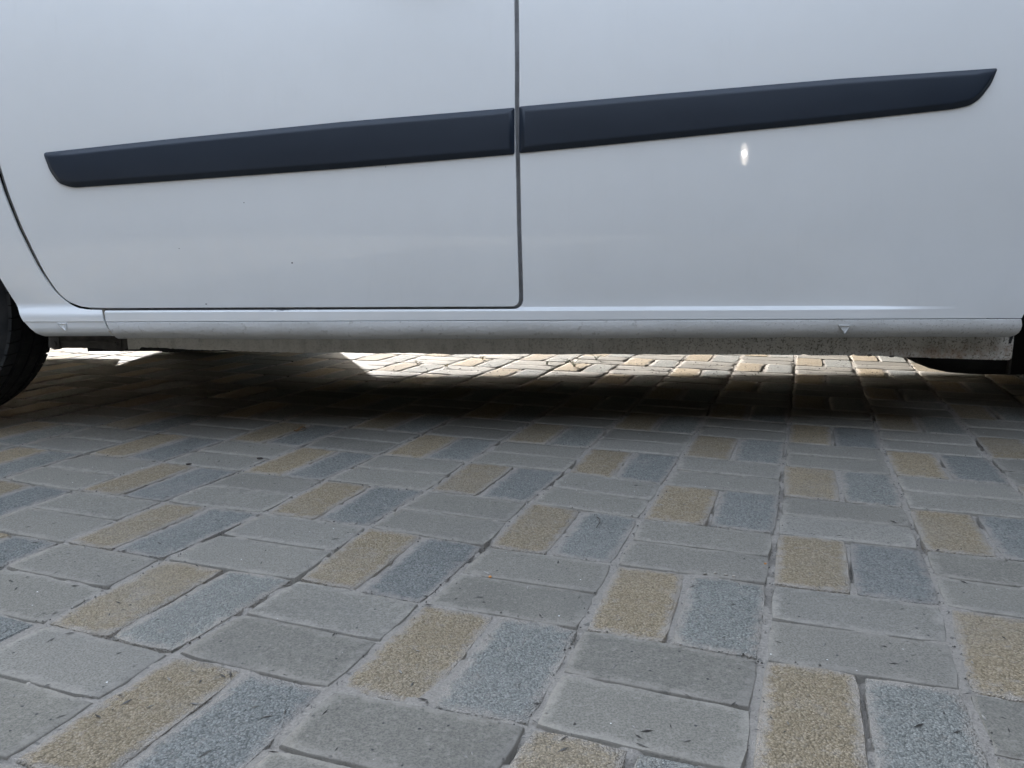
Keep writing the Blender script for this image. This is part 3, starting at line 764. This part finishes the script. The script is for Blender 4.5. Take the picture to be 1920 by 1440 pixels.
# ------------------------------------------------------------------ small things lying about
PEB = flat('pebble_stone', (.30, .27, .23), .8, 0, (300, .001), .3); DRY = flat('dry_leaf', (.16, .09, .035), .8, 0, (200, .001), .3); ORG = flat('orange_crumb', (.45, .20, .06), .8); DARK = flat('dark_twig', (.045, .035, .03), .9); STRAW = flat('dry_straw', (.30, .25, .13), .85)
WEED = flat('weed_green', (.085, .10, .035), .7, 0, None, .3)
def pebble(px, py, r, mat, name, label, cat, group=None, sq=(1, .8, .55)):
    g = ground(px, py); rr = random.Random(int(px * 7 + py)); bm = bmesh.new(); bmesh.ops.create_icosphere(bm, subdivisions=2, radius=r)
    ang = rr.uniform(0, 6)
    for v in bm.verts:
        k = rr.uniform(.86, 1.12); v.co = Vector((v.co.x * sq[0] * k, v.co.y * sq[1] * k, max(v.co.z * sq[2] * k, -r * sq[2] * .8)))
    bmesh.ops.rotate(bm, verts=bm.verts, matrix=Matrix.Rotation(ang, 3, 'Z'))
    me = bpy.data.meshes.new(name); bm.to_mesh(me); bm.free(); o = link(name, me, mat, None, True); o.location = (g.x, g.y, r * sq[2] * .75)
    tag(o, label, cat, group); return o
pebble(487, 861, .0055, DARK, 'pebble', 'flat dark pebble lying on a grey paver beside a tan one, left of centre', 'pebble', None, (1.3, .8, .45))
pebble(354, 871, .0045, DARK, 'pebble', 'small dark pebble in the joint at the end of a tan paver on the left', 'pebble', None, (1.4, .7, .4))
pebble(919, 1083, .0028, ORG, 'crumb', 'tiny orange crumb wedged in a dark joint between two grey pavers', 'crumb')
pebble(1435, 1058, .0022, ORG, 'crumb', 'tiny orange crumb in the wide sandy joint right of centre', 'crumb')
for k, (x, y, w) in enumerate(((1322, 1077, 'leftmost pale stone crumb of the short row on the joint above a blue-grey paver'), (1341, 1076, 'second from the left of the pale stone crumbs above a blue-grey paver'), (1361, 1079, 'third from the left of the pale stone crumbs above a blue-grey paver'), (1376, 1082, 'rightmost pale stone crumb of the short row above a blue-grey paver'))):
    pebble(x, y, .0028, PEB, 'pebble', w, 'pebble', 'row of pale stone crumbs on the joint above a blue-grey paver')
def strip(name, pts, w, mat, h=.002):
    vs, fs = [], []
    for i, (x, y, z) in enumerate(pts):
        a = Vector(pts[max(i - 1, 0)]); b = Vector(pts[min(i + 1, len(pts) - 1)]); d = (b - a).normalized(); u = d.orthogonal().normalized(); v = d.cross(u); ww = w * (1 - .6 * i / len(pts))
        for k in range(4):
            t = math.pi / 2 * k; vs.append(Vector((x, y, z)) + (u * math.cos(t) + v * math.sin(t)) * ww)
    for i in range(len(pts) - 1):
        for k in range(4): fs.append((i * 4 + k, i * 4 + (k + 1) % 4, i * 4 + 4 + (k + 1) % 4, i * 4 + 4 + k))
    fs += [(0, 1, 2, 3), tuple(len(vs) - 4 + k for k in range(4))]
    return vs, fs
pp = [ground(x, y) for x, y in ((1119, 971), (1124, 977), (1125, 983), (1120, 989), (1117, 991))]
v, f = strip('twig', [(p.x, p.y, .002 + .002 * math.sin(i)) for i, p in enumerate(pp)], .0008, DARK)
tag(mesh('twig', v, f, DARK), 'thin curved dark twig lying on a blue-grey paver', 'twig')
# dry leaf scrap
g = ground(562, 809); rr = random.Random(2); vs = []; fs = []
for i in range(6):
    for j in range(4):
        u, w_ = i / 5 - .5, j / 3 - .5; wd = .010 * math.cos(u * 2.9)
        vs.append((u * .028, w_ * wd * 1.6, .003 + .006 * (w_ * w_) * 2 + .004 * math.sin(u * 5) + rr.uniform(0, .001)))
for i in range(5):
    for j in range(3): fs.append((i * 4 + j, i * 4 + j + 1, i * 4 + j + 5, i * 4 + j + 4))
leaf = mesh('dry_leaf', vs, fs, DRY, None, True); leaf.location = (g.x, g.y, .001); leaf.rotation_euler.z = .5
sm = leaf.modifiers.new('t', 'SOLIDIFY'); sm.thickness = .0004; tag(leaf, 'curled brown leaf scrap on the paving at the edge of the shade under the van', 'leaf')
# weeds in the joints under the far side
def weed(px, py, hgt, n, label):
    g = ground(px, py); rr = random.Random(int(px)); V, Fq = [], []
    for k in range(n):
        a = rr.uniform(0, 2 * math.pi); L = hgt * rr.uniform(.5, 1.1); pts = []; dx, dy = math.cos(a), math.sin(a); lean = rr.uniform(.3, 1.6)
        for i in range(6):
            t = i / 5; pts.append((g.x + dx * L * lean * t * t + rr.uniform(-.004, .004), g.y + dy * L * lean * t * t, max(.001, L * (t - .35 * t * t * lean))))
        v, f = strip('w', pts, .0011, WEED); b = len(V); V += v; Fq += [tuple(b + q for q in ff) for ff in f]
        for i in range(2, 6):                       # small leaves up the stem
            p = Vector(pts[i]); aa = rr.uniform(0, 6.28); s = .008 * rr.uniform(.6, 1.2); d = Vector((math.cos(aa), math.sin(aa), .5)) * s; c = Vector((-math.sin(aa), math.cos(aa), 0)) * s * .3
            b = len(V); V += [p, p + d * .5 + c, p + d, p + d * .5 - c]; Fq.append((b, b + 1, b + 2, b + 3))
    o = mesh('weed', V, Fq, WEED if hgt > .02 else STRAW); tag(o, label, 'weed', 'weeds in the paving joints beyond the van')
weed(1077, 688, .045, 9, 'largest straggly weed in the sunlit joints under the van, near the middle')
weed(1118, 676, .030, 6, 'small weed just right of the largest one, in the sunlit joints under the van')
weed(1025, 684, .022, 6, 'low weed just left of the largest one in the sunlit joints')
weed(905, 674, .018, 4, 'thin weed in the sunlit strip below the middle of the sill flange')
weed(783, 684, .020, 3, 'single-stemmed weed at the dim left end of the sunlit strip')
weed(838, 688, .018, 4, 'sparse weed second from the left in the sunlit strip')
# loose grit and leaf crumbs
gv, gf = [], []; rr = random.Random(9)
for k in range(4200):
    if k < 3600:
        u, v_ = rr.uniform(-11, 5), rr.uniform(-1, 12)
        if rr.random() < .85:
            if rr.random() < .75: u = round(u)  + rr.gauss(0, .018)
            else: v_ = round(v_) + rr.gauss(0, .02)
        p = g2w(u, v_)
    else: p = Vector((rr.uniform(-.5, 1.3), rr.gauss(2.75, .12)))
    s = rr.choice((.0008, .001, .0014, .002)) * (1.6 if k >= 3600 else 1); a = rr.uniform(0, 6); b = len(gv); h = s * .9
    for (dx, dy, dz) in ((1, 0, 0), (0, .7, 0), (-1, 0, 0), (0, -.7, 0), (.1, .1, 1.1)):
        x, y = dx * s, dy * s; gv.append((p.x + x * math.cos(a) - y * math.sin(a), p.y + x * math.sin(a) + y * math.cos(a), .0003 + dz * h))
    gf += [(b, b + 1, b + 4), (b + 1, b + 2, b + 4), (b + 2, b + 3, b + 4), (b + 3, b, b + 4)]
for k in range(260):
    p = ground(rr.uniform(0, 1920), rr.uniform(780, 1420)); s = rr.uniform(.0012, .0028); a = rr.uniform(0, 6.28); b = len(gv); st = rr.uniform(1.5, 3.2)
    for (dx, dy, dz) in ((st, 0, 0), (0, .5, 0), (-st, 0, 0), (0, -.5, 0), (.1, .1, .5)):
        x, y = dx * s, dy * s; gv.append((p.x + x * math.cos(a) - y * math.sin(a), p.y + x * math.sin(a) + y * math.cos(a), .0006 + dz * s))
    gf += [(b, b + 1, b + 4), (b + 1, b + 2, b + 4), (b + 2, b + 3, b + 4), (b + 3, b, b + 4)]
GRIT = NT('grit'); o = mesh('grit', gv, gf, GRIT.set(Base_Color=GRIT.ramp(GRIT.voro(60, 'F1', 'Distance'), [(0, (.03, .026, .022)), (.35, (.05, .045, .04)), (.7, (.16, .15, .135)), (1, (.40, .38, .35))]), Roughness=.9)); o['kind'] = 'stuff'

# ------------------------------------------------------------------ unseen objects added behind the camera and beyond the van (they shape the light)
SCREEN_LEAF = NT('screen_leaves'); SCREEN_LEAF = SCREEN_LEAF.set(Base_Color=SCREEN_LEAF.ramp(SCREEN_LEAF.noise(6, 3), [(.3, (.02, .032, .014)), (.7, (.05, .07, .03))]), Roughness=.7)
def leafscreen(name, x0, x1, y0, y1, h, n, label):  # added out of view to cut the bright low sky beyond the van
    r = np.random.default_rng(4); V = np.zeros((n, 4, 3))
    c = np.stack([r.uniform(x0, x1, n), r.uniform(y0, y1, n), h * r.random(n) ** .8], -1); c[:, 2] += .15 * (vnoise(c[:, 0], c[:, 1], .8) - .5)
    a = r.normal(size=(n, 3)); a /= np.linalg.norm(a, axis=1)[:, None]; b = np.cross(a, r.normal(size=(n, 3))); b /= np.linalg.norm(b, axis=1)[:, None]
    s = r.uniform(.04, .08, n)[:, None]
    V[:, 0] = c - a * s; V[:, 1] = c + b * s * .5; V[:, 2] = c + a * s; V[:, 3] = c - b * s * .5
    root = bpy.data.objects.new(name, None); C.objects.link(root); tag(root, label, 'leafscreen'); root.location = ((x0 + x1) / 2, (y0 + y1) / 2, 0); inv = Matrix.Translation(-root.location)
    o = mesh('leaves', V.reshape(-1, 3).tolist(), (np.arange(n * 4).reshape(n, 4)).tolist(), SCREEN_LEAF); o.parent = root; o.matrix_parent_inverse = inv; o['kind'] = 'stuff'
    o = box('inner_branches', x0, x1, y0 + .12, y1 - .12, 0, h * .92, SCREEN_LEAF); o.parent = root; o.matrix_parent_inverse = inv
leafscreen('leafscreen', -8, 8, 11.5, 12.2, 1.8, 16000, 'unseen dark hedge across the drive on the far side of the van')

WOOD = flat('blocker_boards', (.014, .0135, .013), .9, 0, (90, .001), .3, .08)
def blocker(name, label, x0, x1, y0, y1, h, front):  # added out of view to hold sky light off the ground and van
    root = bpy.data.objects.new(name, None); C.objects.link(root); root.location = ((x0 + x1) / 2, (y0 + y1) / 2, 0); tag(root, label, 'blocker'); inv = Matrix.Translation(-root.location)
    def ad(o): o.parent = root; o.matrix_parent_inverse = inv; return o
    ad(box('wall', x0, x1, y0, y1, 0, h, WOOD)); ad(box('roof', x0 - .12, x1 + .12, y0 - .12, y1 + .12, h + .002, h + .10, BLACK, None, .01))
    if front == 'y':
        k = 0; z = .05
        while z < h - .1: ad(box('board', x0 + .02, x1 - .02, y1 + .002, y1 + .020, z, z + .17, WOOD, None, .003)); z += .18
    else:
        z = .05
        while z < h - .1: ad(box('board', x0 - .020, x0 - .002, y0 + .02, y1 - .02, z, z + .17, WOOD, None, .003)); z += .18
    return root, ad
root, ad = blocker('light_blocker', 'unseen long dark timber shed behind the photographer, casement window standing open', -6.5, 5.5, -6.0, -3.7, 4.2, 'y')
blocker('light_blocker', 'unseen dark timber shed beside the drive, to the right of the van', 2.9, 4.9, -3.55, 6.0, 4.0, 'x')
blocker('light_blocker', 'unseen tall dark timber shed beside the drive, to the left of the photographer', -6.4, -4.9, -3.5, 1.6, 4.6, 'y')
# added unseen glint maker: its pane mirrors the sun onto the van's side
dp = at(1396, 288, prof(.66)); nd = Vector((0, -1, .4 * (dp.z - .62))).normalized(); vin = (dp - Vector((0, 0, CH))).normalized(); rf = vin - 2 * vin.dot(nd) * nd
pc = dp + rf * ((dp.y + 3.1) / -rf.y); nrm = ((-ld) + (dp - pc).normalized()).normalized()
sx = nrm.cross(Vector((0, 0, 1))).normalized(); sz = sx.cross(nrm).normalized()
if sz.z < 0: sx, sz = -sx, -sz
vs, fs = [], []; n = 12; RAD = 9.0
for s_ in (0, 1):
    for i in range(n + 1):
        for j in range(n + 1):
            u, v = 2 * i / n - 1, 2 * j / n - 1; a, b =   .028 * u * math.sqrt(1 - v * v / 2), .17 * v * math.sqrt(1 - u * u / 2); vs.append(pc + sx * a + sz * b - nrm * (a * a / 2.6 + b * b / 50.0 + s_ * .004))
m = n + 1
for i in range(n):
    for j in range(n):
        q = (i * m + j, (i + 1) * m + j, (i + 1) * m + j + 1, i * m + j + 1); fs += [q, tuple(m * m + k for k in reversed(q))]
GP = NT('glint_pane_glass').set(Base_Color=(.02, .025, .03), Roughness=.01, Coat_Weight=1.0, Coat_Roughness=.01, Specular_IOR_Level=1.0)
wf = []
for a0, a1, b0, b1 in ((-.06, .06, .19, .21), (-.06, .06, -.21, -.19), (-.06, -.035, -.189, .189), (.035, .06, -.189, .189)):
    b_ = len(wf); wf += [pc + sx * a + sz * b - nrm * (d - .01) for d in (0, .04) for a, b in ((a0, b0), (a1, b0), (a1, b1), (a0, b1))]
ff = []
for k in range(4):
    b = k * 8; ff += [(b, b + 1, b + 2, b + 3), (b + 7, b + 6, b + 5, b + 4)] + [(b + i, b + (i + 1) % 4, b + 4 + (i + 1) % 4, b + 4 + i) for i in range(4)]
wfo = mesh('reflector', wf, ff, WOOD); fix_normals(wfo); ad(wfo); po = mesh('pane', vs, fs, GP, None, True); po.parent = wfo
